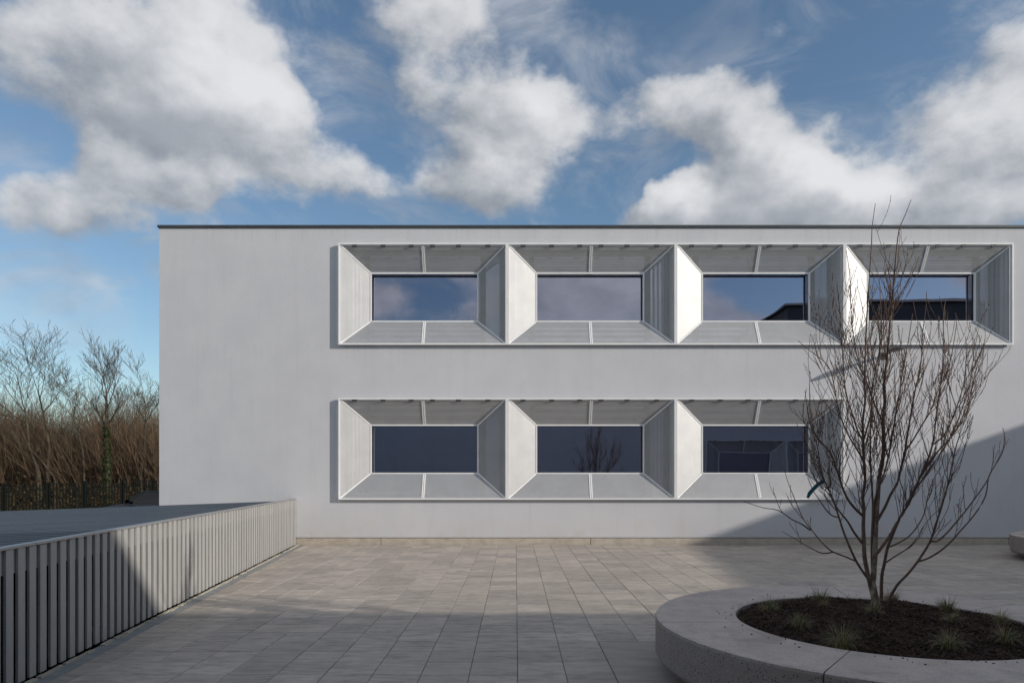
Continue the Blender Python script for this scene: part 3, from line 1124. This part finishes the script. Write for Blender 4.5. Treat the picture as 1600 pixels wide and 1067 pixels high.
# ------------------------------------------------------------------ the multi-stem birch
STEMS = {
    's1': [(1371, 948), (1362, 920), (1357, 900), (1351, 870), (1350, 845), (1349, 820), (1350, 795), (1348, 775), (1352, 750), (1350, 720), (1349, 690), (1348, 660), (1352, 625), (1351, 600), (1352, 560), (1354, 507), (1359, 426), (1362, 381), (1363, 354), (1368, 318)],
    's2': [(1370, 948), (1364, 915), (1365, 900), (1367, 870), (1368, 830), (1370, 800), (1372, 770), (1374, 745), (1379, 720), (1381, 690), (1380, 660), (1383, 625), (1382, 600), (1385, 570), (1389, 530), (1392, 490), (1397, 440), (1400, 400), (1405, 360), (1415, 335), (1424, 312)],
    's3': [(1377, 936), (1378, 900), (1382, 880), (1387, 855), (1395, 835), (1405, 812), (1417, 792), (1430, 765), (1440, 740), (1451, 715), (1457, 695), (1461, 670), (1464, 640), (1468, 612), (1473, 570), (1474, 530), (1475, 490), (1478, 465)],
    's4': [(1387, 942), (1401, 915), (1418, 897), (1434, 877), (1450, 852), (1459, 832), (1465, 812), (1472, 790), (1479, 765), (1484, 745), (1490, 715), (1498, 685), (1510, 672), (1521, 648)],
    's5': [(1434, 877), (1450, 872), (1470, 860), (1487, 845), (1500, 830), (1522, 805), (1540, 775), (1545, 745), (1556, 725), (1567, 705), (1570, 675)],
    's6': [(1455, 845), (1465, 845), (1480, 832), (1499, 810), (1515, 790), (1540, 755), (1550, 735), (1565, 710), (1571, 690), (1567, 668)],
    's7': [(1357, 905), (1340, 880), (1328, 855), (1318, 830), (1311, 808), (1303, 783), (1295, 765), (1288, 750), (1283, 735), (1278, 700), (1270, 675), (1266, 650), (1265, 612), (1266, 580)],
    's8': [(1339, 877), (1320, 869), (1300, 861), (1285, 848), (1275, 836), (1262, 820), (1253, 806), (1240, 775), (1232, 755), (1226, 735)],
    's8b': [(1302, 862), (1285, 864), (1265, 855), (1245, 843), (1222, 830)],
    's8c': [(1266, 828), (1252, 818), (1237, 811), (1216, 797), (1192, 793), (1162, 783)],
    's9': [(1348, 849), (1335, 832), (1325, 815), (1313, 800), (1304, 787), (1296, 772), (1280, 758), (1270, 740)],
    's9b': [(1349, 806), (1337, 795), (1325, 780), (1318, 765), (1311, 745), (1305, 725), (1297, 706), (1281, 688), (1268, 668), (1262, 640), (1258, 610)],
    's10': [(1370, 865), (1385, 845), (1395, 828), (1405, 810), (1417, 790), (1428, 765), (1445, 735), (1463, 708), (1480, 690), (1497, 665), (1509, 640), (1524, 605), (1551, 566)],
    's11': [(1370, 815), (1383, 792), (1392, 772), (1402, 755), (1407, 735), (1414, 705), (1418, 680), (1423, 650), (1429, 615), (1435, 590), (1440, 560), (1442, 520), (1447, 480), (1448, 455)],
    's12': [(1363, 905), (1362, 850), (1364, 790), (1361, 740), (1360, 700), (1361, 660), (1364, 630), (1368, 600), (1374, 560), (1378, 520), (1376, 470), (1374, 430)],
    's13': [(1362, 850), (1366, 790), (1372, 765), (1383, 735), (1390, 705), (1396, 670), (1401, 640), (1407, 605), (1412, 570), (1420, 530), (1426, 490)],
    's14': [(1349, 690), (1340, 672), (1333, 650), (1325, 625), (1320, 600), (1317, 560), (1314, 510), (1310, 460), (1308, 445)],
    's15': [(1350, 720), (1338, 700), (1326, 680), (1315, 655), (1308, 630), (1303, 600), (1293, 570), (1262, 545), (1247, 532)],
    's16': [(1383, 668), (1375, 650), (1366, 630), (1356, 600), (1345, 575), (1336, 540), (1330, 490), (1328, 430), (1322, 390)],
    's17': [(1387, 855), (1400, 850), (1420, 838), (1435, 820), (1445, 800), (1450, 775), (1458, 750), (1470, 730)],
    's18': [(1382, 880), (1400, 868), (1420, 855), (1433, 840), (1448, 815), (1468, 795)],
    's19': [(1311, 808), (1300, 805), (1290, 795), (1280, 780), (1270, 765), (1262, 745)],
    's20': [(1430, 765), (1452, 735), (1475, 700), (1490, 672), (1503, 640), (1515, 600), (1520, 570), (1523, 530)],
    's21': [(1457, 695), (1475, 680), (1488, 655), (1497, 630), (1506, 600), (1510, 560), (1509, 525)],
    's22': [(1349, 690), (1356, 665), (1362, 640), (1362, 610), (1368, 580), (1376, 540), (1385, 500), (1392, 470), (1400, 430), (1406, 400)],
    's23': [(1414, 705), (1425, 690), (1440, 665), (1455, 640), (1466, 610), (1480, 580), (1488, 550), (1495, 505)],
}
ROOT_R = {'s1': .022, 's2': .030, 's3': .0155, 's4': .0125, 's7': .010, 's10': .013, 's9b': .012, 's11': .012, 's12': .009, 's13': .009, 's8': .0065, 's5': .0085, 's6': .0075, 's9': .010}
birch_root = Vector((0, 0, 0))
rng = random.Random(21)
D0 = 5.80
b_org = at(1370, 948, D0)
birch = tag(empty('birch_tree', b_org), 'bare multi-stem young birch growing in the round planter', 'tree')
limbs = MB()
twigs = MB()
drift = {}
stem3d = {}


def nearest_depth(px, py, upto):
    best, bd = D0, 1e9
    for nm in upto:
        for (p, q, d) in stem3d[nm]:
            e = (p - px) ** 2 + (q - py) ** 2
            if e < bd:
                bd, best = e, d
    return best


def smooth_pts(P):
    """Catmull-Rom through 3-D points"""
    out = []
    for i in range(len(P) - 1):
        a, b, c, d = P[max(i - 1, 0)], P[i], P[i + 1], P[min(i + 2, len(P) - 1)]
        for k in range(3):
            t = k / 3
            out.append(.5 * ((2 * b) + (c - a) * t + (2 * a - 5 * b + 4 * c - d) * t * t + (3 * b - a - 3 * c + d) * t ** 3))
    out.append(P[-1])
    return out


done = []
all_spines = []
for k, (nm, pts) in enumerate(STEMS.items()):
    base = D0 if nm in ('s1', 's2', 's3', 's4') else nearest_depth(pts[0][0], pts[0][1], done)
    if nm == 's3':
        base = D0 + .05
    if nm == 's4':
        base = D0 - .03
    reach = {'s1': -.12, 's2': .1, 's3': .25, 's4': -.2, 's12': .35, 's13': -.3, 's14': .3, 's15': -.35, 's10': .35, 's22': .2}.get(nm, rng.uniform(-.45, .45))
    P, rec = [], []
    n = len(pts)
    for i, (x, y) in enumerate(pts):
        t = i / (n - 1)
        D = base + reach * t ** 1.2 + rng.uniform(-.012, .012)
        P.append(at(x, y, D) - b_org)
        rec.append((x, y, D))
    stem3d[nm] = rec
    done.append(nm)
    Q = smooth_pts(P)
    r0_ = ROOT_R.get(nm, .0060) * .80
    rad = [max(.0022, r0_ * (1 - i / (len(Q) - 1)) ** 1.05 + .0024) for i in range(len(Q))]
    if nm in ('s1', 's2'):
        rad = [r * (1 + .35 * max(0, 1 - i / 4)) for i, r in enumerate(rad)]
    limbs.tube(Q, rad, 8 if r0_ > .011 else 6)
    all_spines.append((nm, Q, rad))


def twig(mb_, p, d, L_, r, lvl, rng):
    n = 7
    pts, rad = [p.copy()], [r]
    d = d.normalized()
    for i in range(n):
        d = (d + Vector((rng.uniform(-.14, .14), rng.uniform(-.14, .14), .13 + rng.uniform(-.08, .1)))).normalized()
        p = p + d * L_ / n
        pts.append(p.copy())
        rad.append(max(.0017, r * (1 - .5 * (i + 1) / n)))
        # bud
        if i > 1 and rng.random() < .75:
            s = Vector((rng.uniform(-1, 1), rng.uniform(-1, 1), .8)).normalized()
            bd_ = (d + s * .6).normalized()
            mb_.tube([p, p + bd_ * .008, p + bd_ * .015], [.0016, .0026, .0006], 4, False)
        if lvl < 2 and i in (1, 2, 3, 4, 5) and rng.random() < .42:
            s = Vector((rng.uniform(-1, 1), rng.uniform(-1, 1), .25)).normalized()
            twig(mb_, p, d * .9 + s * .8, L_ * rng.uniform(.35, .7), r * .7, lvl + 1, rng)
    mb_.tube(pts, rad, 4)


for nm, Q, rad in all_spines:
    low_limb = nm in ('s5', 's6', 's8', 's8b', 's8c', 's9', 's17', 's18', 's19')
    n = len(Q)
    length = sum((Q[i + 1] - Q[i]).length for i in range(n - 1))
    cnt = int(length * (2.6 if low_limb else 12.5))
    for _ in range(cnt):
        t = rng.uniform(.28, .84)
        i = min(int(t * (n - 1)), n - 2)
        tan = (Q[i + 1] - Q[i]).normalized()
        s = Vector((rng.uniform(-1, 1), rng.uniform(-1, 1), rng.uniform(-.1, .3)))
        if Q[i].z < .35:
            continue
        twig(twigs, Q[i], tan * .9 + s.normalized() * .52, rng.uniform(.16, .62) * (1.15 - .45 * t) * (.6 if low_limb else 1), min(rad[i] * .75, .0032), 1, rng)
limbs.build('trunk', 'birch_bark', birch, True)
twigs.build('crown', 'birch_bark', birch, True)

# teal strap hanging on a birch twig
m = MB()
sp_ = [(1288, 752), (1284, 753), (1278, 757), (1271, 764), (1265, 771), (1262, 778)]
DS = nearest_depth(1288, 752, ['s7', 's9'])
so = at(1288, 752, DS - .015)
pts = [at(x, y, DS - .015) - so for x, y in sp_]
for i, p in enumerate(pts):
    t = (pts[min(i + 1, 5)] - pts[max(i - 1, 0)]).normalized()
    s = t.cross(Vector((0, 1, 0.25))).normalized() * .018 * (1 if i < 5 else .6)
    m.v += [tuple(p - s + Vector((0, .0, 0))), tuple(p + s), tuple(p + s + Vector((0, .003, 0))), tuple(p - s + Vector((0, .003, 0)))]
for i in range(5):
    for j in range(4):
        a, b = i * 4 + j, i * 4 + (j + 1) % 4
        m.f.append((a, b, b + 4, a + 4))
m.f += [(3, 2, 1, 0), (20, 21, 22, 23)]
st_o = m.build('plant_strap', 'teal_strap')
st_o.location = so
tag(st_o, 'short teal strap hanging from a birch twig', 'strap')

# ------------------------------------------------------------------ behind: palisade, car, scrub, trees
pal = tag(empty('palisade_fence', at(0, 742, 38)), 'dark green steel palisade fence in front of the brown scrub', 'fence')
p0, p1 = at(-160, 762.5, 35.5), at(300, 746.5, 47.5)
pdir = (p1 - p0)
plen = pdir.length
pu = pdir.normalized()
pn = Vector((pu.y, -pu.x, 0)).normalized()
if pn.y > 0:
    pn = -pn
PHt = 1.95
m = MB()
# one pale: flat steel with a pointed, split head
w2_ = .040
v = [(-w2_, 0), (w2_, 0), (w2_, PHt - .10), (.012, PHt), (0, PHt - .04), (-.012, PHt), (-w2_, PHt - .10)]
for yy in (-.004, .004):
    m.v += [(x, yy, z) for x, z in v]
nv = len(v)
m.f = [tuple(range(nv)), tuple(reversed(range(nv, 2 * nv)))] + [(k, k + nv, (k + 1) % nv + nv, (k + 1) % nv) for k in range(nv)]
pale_me = m.mesh('pale')
pale_me.materials.append(MATS['palisade_paint'])
ang = math.atan2(pu.y, pu.x)
npale = int(plen / .17)
loc0 = pal.location.copy()
for i in range(npale):
    q = p0 + pdir * (i / npale)
    o = link('pale', pale_me, pal)
    o.location = Vector((q.x, q.y, q.z - PHt)) - loc0
    o.rotation_euler = (0, 0, ang)
for hgt in (.35, 1.55):
    m = MB()
    a = Vector((p0.x, p0.y, p0.z - PHt + hgt)) - loc0 - pn * .03
    b = Vector((p1.x, p1.y, p1.z - PHt + hgt)) - loc0 - pn * .03
    m.bar(a, b, .05, .03, tuple(pn))
    m.build('rail', 'palisade_paint', pal)
for px in (-130, -62, 7, 76, 133, 192, 240, 285):
    # where the sight line meets the fence line
    ux = (px - VPX) / FPX
    # p0 + t*pdir : x = ux * (y - cam.y)
    t = (ux * (p0.y - CAM.y) - p0.x) / (pdir.x - ux * pdir.y)
    q = p0 + pdir * t
    m = MB()
    m.bar(Vector((q.x, q.y, q.z - PHt - .3)) - loc0 - pn * .10, Vector((q.x, q.y, q.z + .06)) - loc0 - pn * .10, .24, .08, tuple(pn))
    m.build('post', 'palisade_paint', pal)


def make_car(loc):
    c = tag(empty('parked_car', loc), 'dark grey parked car half hidden behind the building corner', 'car')
    # lengthwise sections: x, half width, sill z, belt z   (front of the car at -x)
    W = .87
    def loft(name, mat, rings, parent=c, smooth=True):
        m = MB()
        n = len(rings[0])
        for rr in rings:
            m.v += rr
        for i in range(len(rings) - 1):
            for j in range(n):
                a, b = i * n + j, i * n + (j + 1) % n
                m.f.append((a, b, b + n, a + n))
        m.f.append(tuple(reversed(range(n))))
        m.f.append(tuple((len(rings) - 1) * n + j for j in range(n)))
        return m.build(name, mat, parent, smooth)
    rings = []
    for x, hw, z0, z1 in ((-2.15, .55, .42, .62), (-2.1, .74, .26, .74), (-1.9, .84, .22, .84), (-1.2, W, .2, .97), (-.9, W, .2, 1.0), (.9, W, .2, 1.04), (1.8, W, .22, 1.04), (2.1, .82, .27, 1.0), (2.18, .7, .4, .8)):
        rings.append([(x, -hw, z0 + .06), (x, -hw - .02, (z0 + z1) / 2), (x, -hw + .03, z1 - .04), (x, -hw + .12, z1), (x, hw - .12, z1), (x, hw - .03, z1 - .04), (x, hw + .02, (z0 + z1) / 2), (x, hw, z0 + .06), (x, hw - .15, z0), (x, -hw + .15, z0)])
    loft('body', 'car_paint', rings)
    # greenhouse of glass with a painted roof and pillars
    def sec(x, zb, zt, ib, it):
        return [(x, -W + ib, zb), (x, -W + it, zt), (x, W - it, zt), (x, W - ib, zb)]
    def slab_poly(pts_b, pts_t):
        pass
    base = [(-1.05, .99), (1.95, 1.03)]
    top = [(-.25, 1.50), (1.55, 1.50)]
    m = MB()
    for (x, z), wd in ((base[0], W - .07), (base[1], W - .07), (top[1], W - .20), (top[0], W - .20)):
        m.v += [(x, -wd, z), (x, wd, z)]
    m.f = [(0, 2, 4, 6), (7, 5, 3, 1), (1, 0, 6, 7), (2, 3, 5, 4), (6, 4, 5, 7)]
    m.build('windows', 'car_glass', c)
    m = MB()
    rr = []
    for x, dz in ((-.36, -.035), (-.2, .015), (.5, .045), (1.4, .03), (1.66, -.03)):
        wd = W - .19
        rr.append([(x, -wd - .01, 1.47 + min(dz, 0)), (x, -wd + .04, 1.50 + dz), (x, wd - .04, 1.50 + dz), (x, wd + .01, 1.47 + min(dz, 0))])
    loft('roof', 'car_paint', rr)
    for s in (-1, 1):
        for (xb, xt, wdt) in ((-1.07, -.30, .09), (.42, .50, .07), (1.35, 1.2, .08), (1.97, 1.60, .14)):
            m = MB()
            m.bar((xb, s * (W - .065), 1.0), (xt, s * (W - .195), 1.49), wdt, .03, (0, 1, 0))
            m.build('pillar', 'car_paint', c)
        m = MB()
        m.box((-.95, s * (W + .02) - .02 * s - .06, 1.02), (-.78, s * (W + .02) + .10 * s + .06 * (1 if s < 0 else 0), 1.15))
        m.build('mirror', 'car_paint', c)
        m = MB()
        m.box((-2.14, s * .62 - .14, .62), (-1.98, s * .62 + .14, .72))
        m.build('headlight', 'head_lamp', c)
        for x in (-1.35, 1.35):
            wl = empty('wheel', (x, s * (W - .08), .33), parent=c)
            for nm, mt, r, hw in (('tyre', 'tyre_rubber', .33, .11), ('rim', 'rim_metal', .21, .115)):
                m = MB()
                n = 20
                for yy, r_ in ((-hw, r * .9), (-hw + .02, r), (hw - .02, r), (hw, r * .9)):
                    m.v += [(r_ * math.cos(6.2832 * j / n), yy, r_ * math.sin(6.2832 * j / n)) for j in range(n)]
                for i in range(3):
                    for j in range(n):
                        a, b = i * n + j, i * n + (j + 1) % n
                        m.f.append((a, b, b + n, a + n))
                m.f += [tuple(reversed(range(n))), tuple(3 * n + j for j in range(n))]
                m.build(nm, mt, wl)


cx_ = at(222, 766, 28)
make_car((cx_.x + .26, CAM.y + 28.9, -.55))


# bare trees beyond the palisade
def grow(mb_, p, d, L_, r, lvl, rng, spread, up, maxl):
    n = 5 if lvl < 2 else 3
    pts, rad = [p.copy()], [r]
    for i in range(n):
        d = (d + Vector((rng.uniform(-.10, .10), rng.uniform(-.10, .10), up + rng.uniform(-.05, .05)))).normalized()
        p = p + d * L_ / n
        pts.append(p.copy())
        rad.append(max(.0095, r * (1 - .45 * (i + 1) / n)))
        if lvl < maxl and (i > 0 or lvl > 0):
            k = 1 if lvl < 2 else (1 if rng.random() < .8 else 2)
            for _ in range(k + (1 if i == n - 1 else 0)):
                s = Vector((rng.uniform(-1, 1), rng.uniform(-1, 1), rng.uniform(-.3, .4))).normalized()
                grow(mb_, p, (d + s * spread * rng.uniform(.7, 1.2)).normalized(), L_ * rng.uniform(.48, .70), rad[-1] * rng.uniform(.45, .62), lvl + 1, rng, spread, up, maxl)
    mb_.tube(pts, rad, 6 if lvl == 0 else (4 if lvl < 3 else 3), False)


def bare_tree(trunk_px, D, label, seed, r0_, limbs_, maxl=4, spread=.75, up=.05, grp='bare trees beyond the palisade'):
    """trunk_px: pixels the trunk passes; limbs_: (index along trunk, dx, dz, length)"""
    rng = random.Random(seed)
    base = at(trunk_px[0][0], trunk_px[0][1], D)
    base.z = ground_z(base.x, base.y) - .1
    t = tag(empty('bare_tree', base), label, 'tree', grp)
    P = [Vector((0, 0, 0))] + [at(x, y, D) - base for x, y in trunk_px]
    P = smooth_pts(P)
    n = len(P)
    rad = [r0_ * (1 - .72 * i / (n - 1)) for i in range(n)]
    tr_ = MB()
    tr_.tube(P, rad, 8, False)
    tr_.build('trunk', 'grey_bark', t, True)
    cr = MB()
    for f, dx, dz, L_ in limbs_:
        i = min(int(f * (n - 1)), n - 1)
        grow(cr, P[i], Vector((dx, rng.uniform(-.5, .5), dz)).normalized(), L_ * .63, rad[i] * .62, 1, rng, spread, up, maxl)
    cr.build('crown', 'grey_bark', t)
    return t


bare_tree([(60, 740), (46, 700), (43, 670), (39, 644)], 50.3, 'bare tree leftmost behind the palisade, forking low into a broad crown', 1, .17,
          [(1, -.55, .8, 4.2), (1, .35, .9, 4.6), (.95, -.1, 1, 4.8), (.85, -.9, .5, 3.0)])
bare_tree([(74, 735), (76, 700), (72, 670), (67, 644), (60, 615)], 50.8, 'bare tree with a tall crown second from the left above the scrub', 2, .15,
          [(1, -.35, 1, 4.4), (.98, .55, .9, 3.9), (.8, .8, .8, 3.4), (1, 0.0, 1, 4.6)])
bare_tree([(131, 735), (128, 700), (120, 672), (112, 650)], 50.4, 'slender pale bare tree with a forked stem mid scrub', 3, .09,
          [(1, -.6, .8, 3.0), (1, .35, .9, 2.8), (.8, .7, .7, 2.4), (.9, -.2, 1, 2.9)])
t4 = bare_tree([(168, 740), (167, 714), (166, 680), (166, 640), (166, 610)], 50.0, 'upright bare tree with ivy climbing its trunk', 4, .20,
               [(1, -.05, 1, 3.1), (.9, -.6, .9, 3.2), (.85, .6, .9, 3.2), (.97, .35, 1, 3.0), (.97, -.35, 1, 3.0), (.72, .75, .8, 2.9), (.72, -.7, .8, 2.6)], up=.10, spread=.6)
bare_tree([(220, 735), (225, 703), (226, 670), (228, 645)], 51.0, 'bare tree beside the white building corner', 5, .13,
          [(1, -.25, 1, 3.8), (1, .45, 1, 3.6), (.85, -.7, .8, 3.0), (.9, .8, .7, 2.8)])
bare_tree([(86, 752), (76, 735), (60, 715), (40, 699), (18, 687), (-5, 676)], 50.2, 'mossy bare tree leaning far over to the left edge', 6, .085,
          [(1, -.8, .6, 2.6), (.7, -.6, .8, 2.4), (.5, -.8, .4, 2.2), (.85, -.4, .9, 2.2), (.6, .3, .9, 1.6), (.8, .1, 1, 1.6)], maxl=3)
# ivy on the upright trunk
rng = random.Random(9)
m = MB()
for _ in range(1500):
    z = rng.uniform(.3, 6.2)
    a = rng.uniform(0, 6.283)
    r = rng.uniform(.15, .42) * (1.1 - z / 11)
    c = Vector((r * math.cos(a) - z * .012, r * math.sin(a), z))
    u = Vector((rng.uniform(-1, 1), rng.uniform(-1, 1), rng.uniform(-1, 1))).normalized()
    v_ = u.orthogonal().normalized()
    s = rng.uniform(.05, .10)
    m.quad(c - u * s, c - v_ * s * .6, c + u * s, c + v_ * s * .6)
tag(m.build('ivy', 'ivy_leaf', t4), kind='stuff')
# a tree on the far side of the site, standing in the upper left panes
rng = random.Random(77)
bt = tag(empty('bare_tree', (-4.2, -48, -1.3)), 'bare tree mirrored in the corner of the upper left pane', 'tree')
m = MB()
m.tube([(0, 0, 0), (.1, 0, 4), (0, .1, 10)], [.3, .24, .18], 8)
m.build('trunk', 'grey_bark', bt, True)
m = MB()
for dx in (-.6, -.2, .2, .6):
    grow(m, Vector((0, 0, 10)), Vector((dx, rng.uniform(-.5, .5), 1)).normalized(), 4.8, .13, 1, rng, .7, .06, 3)
m.build('crown', 'grey_bark', bt)

# the thicket: thousands of thin stems that read as one brown mass
rng = random.Random(31)
m = MB()
for i in range(7600):
    D = rng.uniform(51, 64)
    px = rng.uniform(-170, 330)
    p = at(px, 742, D)
    p.z = ground_z(p.x, p.y) - .05
    hump = .92 + .16 * math.sin(px * .035 + 1.0) + .12 * math.sin(px * .11)
    H = (rng.random() ** .36) * 7.0 * hump + .8
    d = Vector((rng.gauss(0, .27), rng.gauss(0, .3), 1)).normalized()
    pts, rad = [p.copy()], [rng.uniform(.011, .024)]
    q = p.copy()
    for s in range(4):
        d = (d + Vector((rng.uniform(-.22, .22), rng.uniform(-.22, .22), .07))).normalized()
        q = q + d * H / 4
        pts.append(q.copy())
        rad.append(rad[0] * (1 - .17 * (s + 1)))
        if s >= 1:
            for _ in range(4):
                dd = (d + Vector((rng.uniform(-.9, .9), rng.uniform(-.9, .9), rng.uniform(-.2, .3)))).normalized()
                L_ = H * rng.uniform(.10, .28)
                e1 = q + dd * L_ * .5
                e2 = e1 + (dd + Vector((rng.uniform(-.2, .2), rng.uniform(-.2, .2), .25))).normalized() * L_ * .5
                m.tube([q, e1, e2], [rad[-1] * .65, rad[-1] * .5, .009], 3, False)
    m.tube(pts, rad, 3, False)
tag(m.build('thicket', 'scrub_twig'), 'dense brown bare thicket behind the palisade fence', 'thicket', kind='stuff')
# brambles and dead growth at its foot
m = MB()
for i in range(9000):
    D = rng.uniform(47.5, 56)
    px = rng.uniform(-170, 330)
    p = at(px, 742, D)
    p.z = ground_z(p.x, p.y) + abs(rng.gauss(0, 1.0))
    u = Vector((rng.uniform(-1, 1), rng.uniform(-1, 1), rng.uniform(-1, 1))).normalized()
    v_ = u.orthogonal().normalized()
    s = rng.uniform(.06, .16)
    m.quad(p - u * s, p - v_ * s * .5, p + u * s, p + v_ * s * .5)
tag(m.build('brambles', 'bramble'), 'low tangle of brambles at the foot of the thicket', 'brambles', kind='stuff')
